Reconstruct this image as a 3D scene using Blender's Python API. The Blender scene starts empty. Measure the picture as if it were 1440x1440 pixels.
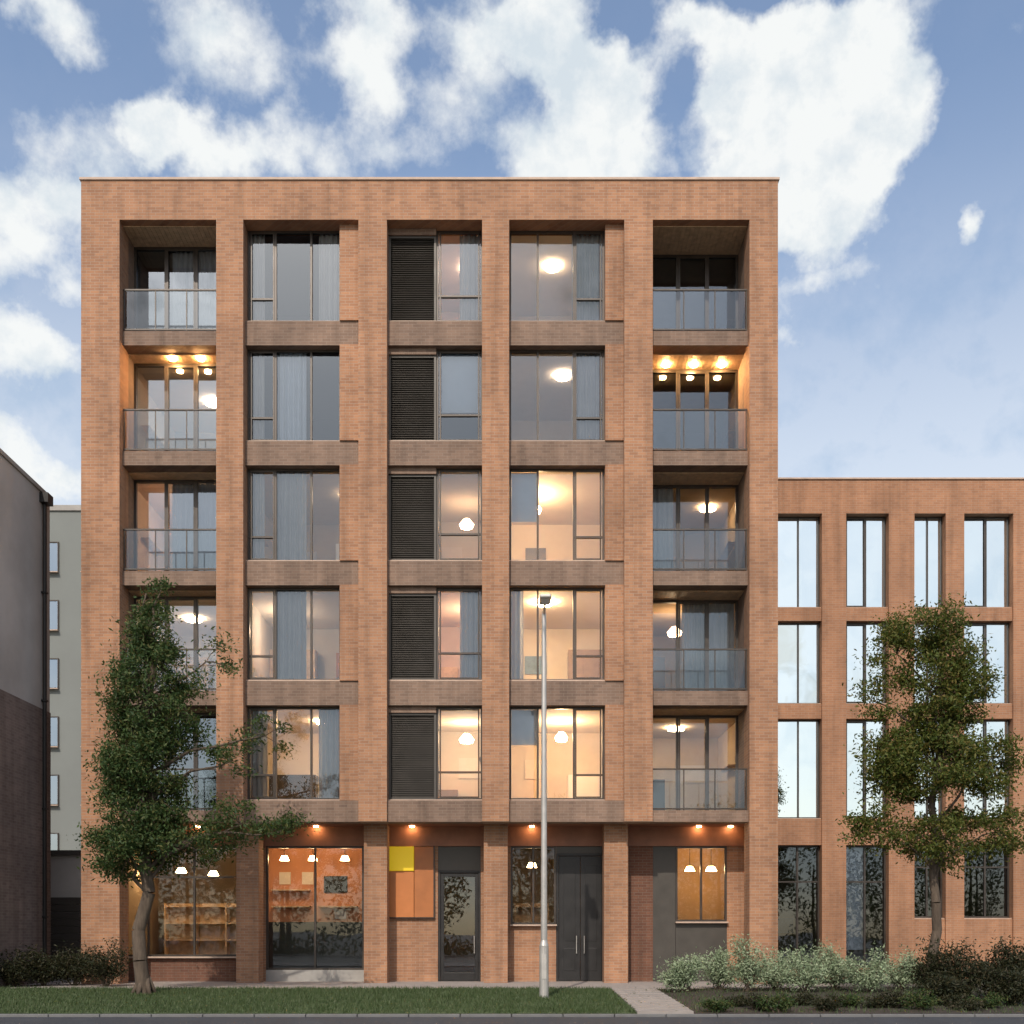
import bpy, math, random
from math import radians as R, sin, cos, pi, atan2, asin, sqrt
from mathutils import Vector, Matrix
random.seed(7)
S = bpy.context.scene
COL = S.collection
D, EYE, F, HX, HY = 30.0, 1.6, 1560.0, 720.0, 1311.0
def PX(px, d=D): return (px - HX) * d / F          # photo column -> metres at a distance
def PZ(py, d=D): return EYE + (HY - py) * d / F     # photo row -> metres at a distance

# ------------------------------------------------------------------ objects
def tag(o, label=None, cat=None, group=None, kind=None):
    if label: o['label'] = label
    if cat: o['category'] = cat
    if group: o['group'] = group
    if kind: o['kind'] = kind
    return o
def thing(name, loc, label, cat, group=None, rz=0):
    o = bpy.data.objects.new(name, None); COL.objects.link(o)
    o.location = loc; o.rotation_euler = (0, 0, rz); o.empty_display_size = .3
    return tag(o, label, cat, group)
def rootloc(p):
    while p.parent: p = p.parent
    return p.location.copy()
class MB:
    def __init__(s): s.v = []; s.f = []; s.m = []; s.mi = 0
    def quad(s, a, b, c, d):
        n = len(s.v); s.v += [a, b, c, d]; s.f.append((n, n+1, n+2, n+3)); s.m.append(s.mi)
    def tri(s, a, b, c):
        n = len(s.v); s.v += [a, b, c]; s.f.append((n, n+1, n+2)); s.m.append(s.mi)
    def box(s, x0, x1, y0, y1, z0, z1):
        n = len(s.v)
        s.v += [(x0,y0,z0),(x1,y0,z0),(x1,y1,z0),(x0,y1,z0),(x0,y0,z1),(x1,y0,z1),(x1,y1,z1),(x0,y1,z1)]
        for q in ((0,3,2,1),(4,5,6,7),(0,1,5,4),(1,2,6,5),(2,3,7,6),(3,0,4,7)):
            s.f.append(tuple(n+i for i in q)); s.m.append(s.mi)
        return s
    def tube(s, p0, p1, r0, r1, n=8, cap=True):
        p0, p1 = Vector(p0), Vector(p1); ax = p1 - p0
        if ax.length < 1e-6: return
        ax.normalize(); u = ax.orthogonal().normalized(); w = ax.cross(u); b = len(s.v)
        for p, r in ((p0, r0), (p1, r1)):
            for i in range(n):
                a = 2*pi*i/n; s.v.append(tuple(p + (u*cos(a) + w*sin(a))*r))
        for i in range(n):
            j = (i+1) % n; s.f.append((b+i, b+j, b+n+j, b+n+i)); s.m.append(s.mi)
        if cap:
            s.f.append(tuple(b+i for i in range(n-1, -1, -1))); s.m.append(s.mi)
            s.f.append(tuple(b+n+i for i in range(n))); s.m.append(s.mi)
    def build(s, name, mat, parent=None, smooth=False, bevel=0):
        off = rootloc(parent) if parent else Vector((0, 0, 0))
        me = bpy.data.meshes.new(name)
        me.from_pydata([(a-off.x, b-off.y, c-off.z) for a, b, c in s.v], [], s.f)
        for m in (mat if isinstance(mat, (list, tuple)) else [mat]): me.materials.append(m)
        if len(me.materials) > 1: me.polygons.foreach_set('material_index', s.m)
        if smooth: me.polygons.foreach_set('use_smooth', [True]*len(me.polygons))
        me.update()
        o = bpy.data.objects.new(name, me); COL.objects.link(o)
        if parent: o.parent = parent
        if bevel:
            b = o.modifiers.new('bevel', 'BEVEL'); b.width = bevel; b.segments = 2; b.limit_method = 'ANGLE'
        return o
def boxobj(name, mat, parent, *b, bevel=0):
    return MB().box(*b).build(name, mat, parent, bevel=bevel)

# ------------------------------------------------------------------ materials
def mat(name):
    m = bpy.data.materials.new(name); m.use_nodes = True
    n = m.node_tree.nodes; return m, n, m.node_tree.links, n['Principled BSDF']
def ramp(n, stops, interp='LINEAR'):
    r = n.new('ShaderNodeValToRGB'); r.color_ramp.interpolation = interp
    e = r.color_ramp.elements
    while len(e) < len(stops): e.new(.5)
    for k, (p, c) in enumerate(stops):
        e[k].position = p; e[k].color = tuple(c) + (1,) if len(c) == 3 else c
    return r
def noise(n, l, scale, detail=4, rough=.55, vec=None):
    t = n.new('ShaderNodeTexNoise'); t.inputs['Scale'].default_value = scale
    t.inputs['Detail'].default_value = detail; t.inputs['Roughness'].default_value = rough
    if vec: l.new(vec, t.inputs['Vector'])
    return t
def mixc(n, l, fac, a, b, mode='MIX'):
    x = n.new('ShaderNodeMix'); x.data_type = 'RGBA'; x.blend_type = mode
    for i, v in ((0, fac), (6, a), (7, b)):
        if hasattr(v, 'links') or hasattr(v, 'is_linked'): l.new(v, x.inputs[i])
        elif i == 0: x.inputs[0].default_value = v
        else: x.inputs[i].default_value = tuple(v) + (1,)
    return x.outputs[2]
def bump(n, l, p, h, strength=.3, dist=.02):
    b = n.new('ShaderNodeBump'); b.inputs['Strength'].default_value = strength; b.inputs['Distance'].default_value = dist
    l.new(h, b.inputs['Height']); l.new(b.outputs[0], p.inputs['Normal'])
def brick(name, c1, c2, mortar, rough=.85):
    m, n, l, p = mat(name)
    tc = n.new('ShaderNodeNewGeometry'); sx = n.new('ShaderNodeSeparateXYZ'); l.new(tc.outputs['Position'], sx.inputs[0])
    ad = n.new('ShaderNodeMath'); ad.operation = 'ADD'; l.new(sx.outputs[0], ad.inputs[0]); l.new(sx.outputs[1], ad.inputs[1])
    cb = n.new('ShaderNodeCombineXYZ'); l.new(ad.outputs[0], cb.inputs[0]); l.new(sx.outputs[2], cb.inputs[1])
    bt = n.new('ShaderNodeTexBrick'); l.new(cb.outputs[0], bt.inputs['Vector'])
    bt.inputs['Color1'].default_value = c1 + (1,); bt.inputs['Color2'].default_value = c2 + (1,)
    bt.inputs['Mortar'].default_value = mortar + (1,); bt.inputs['Scale'].default_value = 1
    bt.inputs['Mortar Size'].default_value = .007; bt.inputs['Mortar Smooth'].default_value = .3
    bt.inputs['Brick Width'].default_value = .235; bt.inputs['Row Height'].default_value = .078
    n1 = noise(n, l, .55, 6, .6, tc.outputs['Position'])
    r1 = ramp(n, [(.28, (.76, .75, .75)), (.72, (1.16, 1.13, 1.10))]); l.new(n1.outputs[0], r1.inputs[0])
    c = mixc(n, l, 1.0, bt.outputs['Color'], r1.outputs[0], 'MULTIPLY')
    # rain streaks and soot with their own shape
    mp = n.new('ShaderNodeMapping'); mp.inputs['Scale'].default_value = (3.2, 3.2, .22); l.new(tc.outputs['Position'], mp.inputs[0])
    n2 = noise(n, l, 1.0, 5, .6, mp.outputs[0])
    r2 = ramp(n, [(.45, (1, 1, 1)), (.75, (.66, .65, .64))]); l.new(n2.outputs[0], r2.inputs[0])
    c = mixc(n, l, 1.0, c, r2.outputs[0], 'MULTIPLY')
    l.new(c, p.inputs['Base Color']); p.inputs['Roughness'].default_value = rough
    bump(n, l, p, bt.outputs['Fac'], .35, -.006)
    return m
def plain(name, c, rough=.6, metal=0, var=.15, scale=3, bmp=0, bscale=60):
    m, n, l, p = mat(name)
    g = n.new('ShaderNodeNewGeometry')
    t = noise(n, l, scale, 5, .6, g.outputs['Position'])
    r = ramp(n, [(.3, tuple(x*(1-var) for x in c)), (.7, tuple(x*(1+var) for x in c))]); l.new(t.outputs[0], r.inputs[0])
    l.new(r.outputs[0], p.inputs['Base Color'])
    p.inputs['Metallic'].default_value = metal
    rr = ramp(n, [(.3, (rough*.85,)*3), (.7, (min(1, rough*1.12),)*3)]); l.new(t.outputs[0], rr.inputs[0]); l.new(rr.outputs[0], p.inputs['Roughness'])
    if bmp:
        t2 = noise(n, l, bscale, 3, .6, g.outputs['Position']); bump(n, l, p, t2.outputs[0], bmp, .01)
    return m
def glass(name, base, tint=(.8, .84, .85), wob=.005, gc=(.76, .88, 1)):
    m, n, l, p = mat(name); n.remove(p)
    out = n['Material Output']
    fr = n.new('ShaderNodeFresnel'); fr.inputs['IOR'].default_value = 1.5
    mr = n.new('ShaderNodeMapRange'); mr.inputs['From Min'].default_value = .04; mr.inputs['From Max'].default_value = 1
    mr.inputs['To Min'].default_value = base; mr.inputs['To Max'].default_value = 1; l.new(fr.outputs[0], mr.inputs[0])
    tr = n.new('ShaderNodeBsdfTransparent'); tr.inputs[0].default_value = tint + (1,)
    gl = n.new('ShaderNodeBsdfGlossy'); gl.inputs['Roughness'].default_value = .012; gl.inputs[0].default_value = gc + (1,)
    g = n.new('ShaderNodeNewGeometry'); t = noise(n, l, .8, 1, .4, g.outputs['Position'])
    b = n.new('ShaderNodeBump'); b.inputs['Strength'].default_value = wob; b.inputs['Distance'].default_value = .3
    l.new(t.outputs[0], b.inputs['Height']); l.new(b.outputs[0], gl.inputs['Normal'])
    mx = n.new('ShaderNodeMixShader'); l.new(mr.outputs[0], mx.inputs[0]); l.new(tr.outputs[0], mx.inputs[1]); l.new(gl.outputs[0], mx.inputs[2])
    l.new(mx.outputs[0], out.inputs[0]); return m
def emit(name, c, s):
    m, n, l, p = mat(name)
    p.inputs['Base Color'].default_value = c + (1,); p.inputs['Emission Color'].default_value = c + (1,); p.inputs['Emission Strength'].default_value = s
    return m
def leaf(name, cols, trans=.35):
    m, n, l, p = mat(name)
    g = n.new('ShaderNodeNewGeometry')
    r = ramp(n, [(i/(len(cols)-1), c) for i, c in enumerate(cols)]); l.new(g.outputs['Random Per Island'], r.inputs[0])
    l.new(r.outputs[0], p.inputs['Base Color']); p.inputs['Roughness'].default_value = .55
    p.inputs['Specular IOR Level'].default_value = .3
    tl = n.new('ShaderNodeBsdfTranslucent'); l.new(r.outputs[0], tl.inputs[0])
    mx = n.new('ShaderNodeMixShader'); mx.inputs[0].default_value = trans
    l.new(p.outputs[0], mx.inputs[1]); l.new(tl.outputs[0], mx.inputs[2]); l.new(mx.outputs[0], n['Material Output'].inputs[0])
    return m
def bark(name, a, b):
    m, n, l, p = mat(name)
    g = n.new('ShaderNodeNewGeometry'); mp = n.new('ShaderNodeMapping'); mp.inputs['Scale'].default_value = (14, 14, 2.5); l.new(g.outputs['Position'], mp.inputs[0])
    t = noise(n, l, 1, 6, .65, mp.outputs[0]); r = ramp(n, [(.3, a), (.7, b)]); l.new(t.outputs[0], r.inputs[0])
    l.new(r.outputs[0], p.inputs['Base Color']); p.inputs['Roughness'].default_value = .95; bump(n, l, p, t.outputs[0], .6, .03); return m

M = {}
M['brick'] = brick('terracotta_brick', (.385, .198, .108), (.285, .142, .080), (.33, .245, .18))
M['brick_shaded'] = brick('shaded_recess_brick', (.225, .148, .108), (.17, .112, .083), (.24, .185, .145))  # darker, greyer copy of the brick, recess shade put into its colour
M['brick_wing'] = brick('wing_brick', (.37, .185, .10), (.31, .152, .083), (.33, .235, .17))
M['brick_red'] = brick('dark_red_brick', (.17, .075, .045), (.13, .055, .035), (.17, .12, .09))
M['brick_grey'] = brick('grey_brown_brick', (.21, .17, .155), (.15, .12, .11), (.22, .195, .18))
M['coping'] = plain('precast_coping', (.44, .33, .26), .8, 0, .15, 4, .2)
M['bronze'] = plain('bronze_metal', (.055, .045, .038), .4, .3, .2)
M['panel'] = plain('charcoal_metal', (.062, .055, .047), .5, .2, .12)
M['fascia'] = plain('rust_brown_metal', (.27, .12, .07), .6, .1, .3, 1.2)
M['black'] = plain('black_metal', (.018, .017, .017), .45, .2, .2)
M['concrete'] = plain('concrete', (.30, .285, .265), .9, 0, .15, 2.5, .3)
M['render'] = plain('grey_render', (.165, .178, .170), .85, 0, .1, .4, .2, 30)
M['darkrender'] = plain('dark_grey_render', (.40, .39, .375), .9, 0, .18, .5, .2, 30)
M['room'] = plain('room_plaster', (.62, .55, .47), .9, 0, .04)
M['room_sand'] = plain('room_sand', (.58, .47, .34), .9, 0, .05)
M['room_rose'] = plain('room_rose', (.56, .43, .37), .9, 0, .05)
M['sky_paint'] = plain('blue_print', (.12, .20, .30), .6, 0, .3, 5)
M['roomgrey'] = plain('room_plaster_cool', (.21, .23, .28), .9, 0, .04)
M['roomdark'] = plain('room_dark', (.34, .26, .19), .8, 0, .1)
M['floor'] = plain('room_oak', (.25, .16, .09), .5, 0, .2)
M['timber'] = plain('timber_soffit', (.52, .36, .22), .55, 0, .25, 6)
M['orange'] = plain('orange_paint', (.52, .23, .12), .7, 0, .08)
M['amber'] = plain('amber_paint', (.52, .31, .14), .7, 0, .08)
M['curtain'] = plain('linen_curtain', (.66, .60, .54), .95, 0, .06)
M['blind'] = plain('white_blind', (.74, .75, .76), .9, 0, .03)
M['glass'] = glass('window_glass', .11, (.60, .65, .70))
M['glass_loggia'] = glass('loggia_glass', .20, (.5, .56, .64))
M['glass_clear'] = glass('clear_glass', .07, (.9, .92, .91))
M['glass_wing'] = glass('mirror_glass', .78, (.6, .64, .66), .03, (.93, 1, 1))
M['glass_guard'] = glass('balustrade_glass', .075, (.78, .80, .78))
M['glass_far'] = glass('far_glass', .35, (.4, .42, .44))
M['lamp'] = emit('warm_lamp', (1, .68, .38), 70)
M['lamp_soft'] = emit('soft_warm_lamp', (1, .74, .50), 48)
M['lamp_dim'] = emit('dim_lamp', (1, .64, .34), 24)
M['lamp_hot'] = emit('bright_amber_lamp', (1, .62, .28), 520)
M['lamp_amber'] = emit('amber_lamp', (1, .60, .28), 215)
M['lamp_loggia'] = emit('loggia_lamp', (1, .58, .23), 330)
M['lamp_fill'] = emit('soffit_fill_lamp', (1, .58, .26), 60)
M['lamp_shop'] = emit('shop_lamp', (1, .64, .30), 34)
M['sign_yellow'] = emit('yellow_lightbox', (.62, .43, .01), .3)
M['sign_orange'] = plain('orange_sign', (.46, .16, .045), .45, 0, .06)
M['sign_rust'] = plain('rust_orange_sign', (.36, .125, .035), .5, 0, .1)
M['steel'] = plain('galvanised_steel', (.46, .44, .41), .45, .55, .12)
M['asphalt'] = plain('asphalt', (.034, .038, .046), .85, 0, .25, 1.5, .5, 90)
M['paving'] = plain('paving', (.27, .24, .22), .85, 0, .12, 3, .3, 40)
M['kerb'] = plain('kerb_stone', (.13, .13, .13), .85, 0, .15, 3, .3, 40)
M['soil'] = plain('soil', (.035, .026, .018), .95, 0, .3, 5, .6, 30)
M['turf'] = plain('turf', (.050, .075, .026), .95, 0, .3, 1.2, .6, 40)
M['blade'] = leaf('grass_blade', [(.045, .078, .026), (.072, .108, .042), (.10, .125, .06)], .3)
M['leaf_dark'] = leaf('dark_leaf', [(.022, .050, .015), (.042, .080, .022), (.065, .100, .028), (.105, .10, .03)])
M['leaf_olive'] = leaf('olive_leaf', [(.040, .066, .012), (.07, .098, .016), (.10, .115, .02), (.16, .12, .03)])
M['leaf_sage'] = leaf('sage_leaf', [(.20, .27, .16), (.28, .35, .21), (.34, .39, .26)], .25)
M['leaf_shrub'] = leaf('shrub_leaf', [(.016, .022, .010), (.03, .036, .014), (.05, .042, .018)])
M['bark'] = bark('bark', (.05, .036, .026), (.12, .09, .065))
M['ground'] = plain('ground_far', (.22, .20, .17), .95, 0, .3, .1)

# ------------------------------------------------------------------ setting
SUN_EL, SUN_AZ = 41, -12          # azimuth: degrees to the right (minus: left) of straight behind the camera
YB = D - 21.0                     # kerb line is 21 m from the camera
def struct(name, m, *b): return tag(boxobj(name, m, None, *b), kind='structure')
g = MB(); g.quad((-900, -900, -.135), (900, -900, -.135), (900, 900, -.135), (-900, 900, -.135)); tag(g.build('ground', M['ground']), kind='structure')
struct('road', M['asphalt'], -90, 90, -18.5, -8.46, -.13, -.045)
struct('far_pavement', M['paving'], -90, 90, -24, -18.5, -.13, 0.0)
k = MB()
x = -60
while x < 60:
    k.box(x, x+.985, -8.46, -8.33, -.13, .008); x += 1
tag(k.build('kerb', M['kerb'], bevel=.012), kind='structure')
# lawn: a gently rising sheet between kerb and terrace
def lawn_z(y): return .012 + .17*max(0, min(1, (y + 8.33)/5.8))**.8
def sheet(name, m, x0, x1, y0, y1, nx, ny, dz=0, wob=.02):
    s = MB()
    P = [[(x0+(x1-x0)*i/nx, y0+(y1-y0)*j/ny, lawn_z(y0+(y1-y0)*j/ny) + dz + random.uniform(-wob, wob)*(0 < j < ny)) for i in range(nx+1)] for j in range(ny+1)]
    for j in range(ny):
        for i in range(nx): s.quad(P[j][i], P[j][i+1], P[j+1][i+1], P[j+1][i])
    return tag(s.build(name, m), kind='structure')
PATH0, PATH1 = 2.45, 3.55
sheet('lawn', M['turf'], -40, PATH0, -8.33, -2.2, 90, 12)
sheet('planting_bed', M['soil'], PATH1, 40, -8.33, -.9, 70, 12)
pm = MB()
yy = -8.33
while yy < -2.25:
    y2 = min(yy+.6, -2.2); pm.box(PATH0, PATH1, yy+.004, y2-.004, -.1, lawn_z((yy+y2)/2)+.03); yy += .6
tag(pm.build('path', M['paving']), kind='structure')
tm = MB()
xx = -13.2
while xx < 7.4:
    for a, b in ((-2.2, -1.5), (-1.49, -.75), (-.74, 0), (.01, .8), (.81, 1.7)):
        tm.box(xx+.004, xx+.896, a, b, 0, .2)
    xx += .9
tag(tm.build('terrace', M['paving']), kind='structure')
tag(MB().box(-13.25, 7.6, -2.19, 2.2, -.13, .196).build('terrace_base', M['concrete']), kind='structure')
# grass blades
b = MB(); rnd = random.Random(3)
for i in range(70000):
    x_ = rnd.uniform(-15, PATH0-.02) if i % 12 else rnd.uniform(PATH1+.02, 15)
    y_ = rnd.uniform(-8.3, -2.22)
    z_ = lawn_z(y_); h = rnd.uniform(.035, .10)*(1.35 if rnd.random() < .1 else 1); a = rnd.uniform(0, pi); w = .010
    dx, dy = cos(a)*w, sin(a)*w; lx, ly = rnd.gauss(0, .03), rnd.gauss(0, .03)
    b.tri((x_-dx, y_-dy, z_-.01), (x_+dx, y_+dy, z_-.01), (x_+lx, y_+ly, z_+h))
tag(b.build('grass', M['blade']), 'short mown grass of the verge along the road', 'grass', kind='stuff')

# ------------------------------------------------------------------ shared building pieces
def window(parent, x0, x1, z0, z1, y, splits=(), trans=(), fw=.055, fd=.09, fm='bronze', gm='glass', sill=True, name='window', opener=None):
    s = MB()
    s.box(x0, x0+fw, y, y+fd, z0, z1).box(x1-fw, x1, y, y+fd, z0, z1)
    xs = [x0+fw] + [x0+(x1-x0)*t for t in splits] + [x1-fw]
    s.box(x0+fw, x1-fw, y, y+fd, z0, z0+fw).box(x0+fw, x1-fw, y, y+fd, z1-fw, z1)
    for t in splits:
        c = x0+(x1-x0)*t; s.box(c-fw*.5, c+fw*.5, y+.003, y+fd-.003, z0+fw, z1-fw)
    for c, k0, k1 in trans:
        c = z0+(z1-z0)*c
        s.box(xs[k0]+(fw*.5 if k0 else 0), xs[k1]-(fw*.5 if k1 < len(xs)-1 else 0), y+.006, y+fd-.006, c-fw*.45, c+fw*.45)
    if opener is not None:               # a casement sash frame slightly proud
        a, bb = xs[opener]+fw*.55, xs[opener+1]-fw*.55; zz0, zz1 = z0+fw*1.06, z1-fw*1.06; q = .04
        s.box(a, a+q, y-.012, y+.002, zz0, zz1).box(bb-q, bb, y-.012, y+.002, zz0, zz1)
        s.box(a+q, bb-q, y-.012, y+.002, zz0, zz0+q).box(a+q, bb-q, y-.012, y+.002, zz1-q, zz1)
    w = s.build(name, M[fm], parent)
    p = MB(); yp = y+fd*.55
    for i in range(len(xs)-1):            # each light a hair out of true so reflections break up
        t = [random.uniform(-.006, .006) for _ in range(4)]
        p.quad((xs[i], yp+t[0], z0+fw*.5), (xs[i+1], yp+t[1], z0+fw*.5), (xs[i+1], yp+t[2], z1-fw*.5), (xs[i], yp+t[0]+t[2]-t[1], z1-fw*.5))
    p.build('pane', M[gm], w)
    if sill: boxobj('sill', M['coping'], w, x0-.02, x1+.02, y-.17, y-.001, z0-.045, z0-.002)
    return w
RR = random.Random(31)
def room(parent, x0, x1, y0, y1, z0, z1, m='room', fm='floor', lamp=None, lx=.5, ly=.4, ls=.5, fit=True):
    s = MB()
    s.quad((x0, y1, z0), (x1, y1, z0), (x1, y1, z1), (x0, y1, z1))
    s.quad((x0, y0, z0), (x0, y1, z0), (x0, y1, z1), (x0, y0, z1)); s.quad((x1, y0, z0), (x1, y1, z0), (x1, y1, z1), (x1, y0, z1))
    s.quad((x0, y0, z1), (x1, y0, z1), (x1, y1, z1), (x0, y1, z1))
    s.mi = 1; s.quad((x0, y0, z0), (x1, y0, z0), (x1, y1, z0), (x0, y1, z0))
    if m == 'room': m = RR.choice(('room', 'room', 'room_sand', 'room_rose'))
    r = s.build('room', [M[m], M[fm]], parent)
    if fit:
        w = x1-x0; side = RR.random() < .5
        a = x0+.02 if side else x1-w*.42
        c = MB(); h = RR.choice((1.0, 1.5, 2.1)); hz = z0+.02
        c.box(a, a+w*.4, y1-.5, y1-.02, hz, hz+h)
        n = 3
        for k in range(n): c.box(a+w*.4*k/n+.015, a+w*.4*(k+1)/n-.015, y1-.52, y1-.501, hz+.05, hz+h-.04)
        c.build('cupboard', M[RR.choice(('timber', 'blind', 'bronze', 'floor'))], r)
        px = x1-w*.3 if side else x0+w*.3; pw, ph = RR.uniform(.3, .5), RR.uniform(.25, .4); zc = z0+1.75
        q = MB(); q.box(px-pw, px+pw, y1-.04, y1-.012, zc-ph, zc+ph); q.build('picture', M[RR.choice(('panel', 'orange', 'curtain', 'sky_paint'))], r)
        # a shelf on the side wall
        sx = x0+.02 if not side else x1-.27
        boxobj('shelf', M['timber'], r, sx, sx+.25, y0+.9, y0+2.4, z0+1.6, z0+1.63)
    if lamp:
        cx, cy = x0+(x1-x0)*lx, y0+(y1-y0)*ly
        t = MB()
        if RR.random() < .55: t.tube((cx, cy, z1-.09), (cx, cy, z1-.02), ls*.5, ls*.44, 18)
        else:
            pz = z1-RR.uniform(.5, .75); t.tube((cx, cy, pz), (cx, cy, pz+.10), ls*.36, ls*.44, 16, False); t.tube((cx, cy, pz+.10), (cx, cy, pz+.26), ls*.44, ls*.16, 16, False)
        lo = t.build('ceiling_lamp', M[lamp], r)
    return r
def curtain(w, x0, x1, y, z0, z1, m='curtain', folds=None, amp=.035):
    s = MB(); n = max(10, int((x1-x0)*60)); ph = random.random()*6; fr = 2*pi/.14
    pts = [(x0+(x1-x0)*i/n, y+amp*sin(fr*(x1-x0)*i/n+ph)+amp*.4*sin(fr*.37*(x1-x0)*i/n)) for i in range(n+1)]
    for i in range(n):
        (a, p), (c, q) = pts[i], pts[i+1]; s.quad((a, p, z0), (c, q, z0), (c, q*.999+y*.001, z1), (a, p, z1))
    s.build('curtain', M[m], w, smooth=True)
def blind(w, x0, x1, y, z0, z1, m='blind'):
    boxobj('blind', M[m], w, x0, x1, y, y+.012, z0, z1)

# ------------------------------------------------------------------ main building
T = thing('apartment_building', (PX(606), 0, 0), 'tall terracotta brick block with recessed loggias over a glazed ground floor', 'building')
XL, XR, ZT = PX(114), PX(1094), PZ(250)
SILL = [PZ(442) - 3.27*k for k in range(5)]; OH = 2.56
PIERS = [(XL, PX(168)), (PX(304), PX(342)), (PX(504), PX(544)), (PX(678), PX(716)), (PX(878), PX(918)), (PX(1054), XR)]
BAYS = [(PIERS[i][1], PIERS[i+1][0]) for i in range(5)]
Z1 = PZ(1155)                               # underside of the overhang
for i, (a, c) in enumerate(PIERS):
    zb = .19 if i in (0, 5) else Z1
    boxobj('pier', M['brick'], T, a, c, 0, .7, zb, SILL[0]+OH)
boxobj('parapet', M['brick'], T, XL, XR, 0, .7, SILL[0]+OH, ZT-.07)
boxobj('coping', M['coping'], T, XL-.04, XR+.04, -.04, .76, ZT-.07, ZT, bevel=.01)
w_ = MB(); w_.box(XL, XL+.4, .7, 14, .19, ZT-.071).box(XR-.4, XR, .7, 14, .19, ZT-.071).box(XL+.4, XR-.4, 13.6, 14, .19, ZT-.071)
w_.build('wall', M['brick'], T)
boxobj('roof', M['concrete'], T, XL+.4, XR-.4, .7, 13.6, SILL[0]+OH+.35, SILL[0]+OH+.6)
# spandrels
for bi, (a, c) in enumerate(BAYS):
    log = bi in (0, 4)
    for k in range(5):
        top = SILL[k] - (.32 if log else .05)
        bot = SILL[k+1]+OH if k < 4 else Z1+.001
        boxobj('spandrel', M['brick_shaded'], T, a, c, .24 if k < 4 else .12, .7, bot, top)
boxobj('soffit', M['fascia'], T, XL+.4, XR-.4, .7, 2.2, Z1, Z1+.06)
boxobj('floor_slab', M['concrete'], T, XL+.4, XR-.4, .701, 13.5, Z1+.07, Z1+.25)

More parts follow.
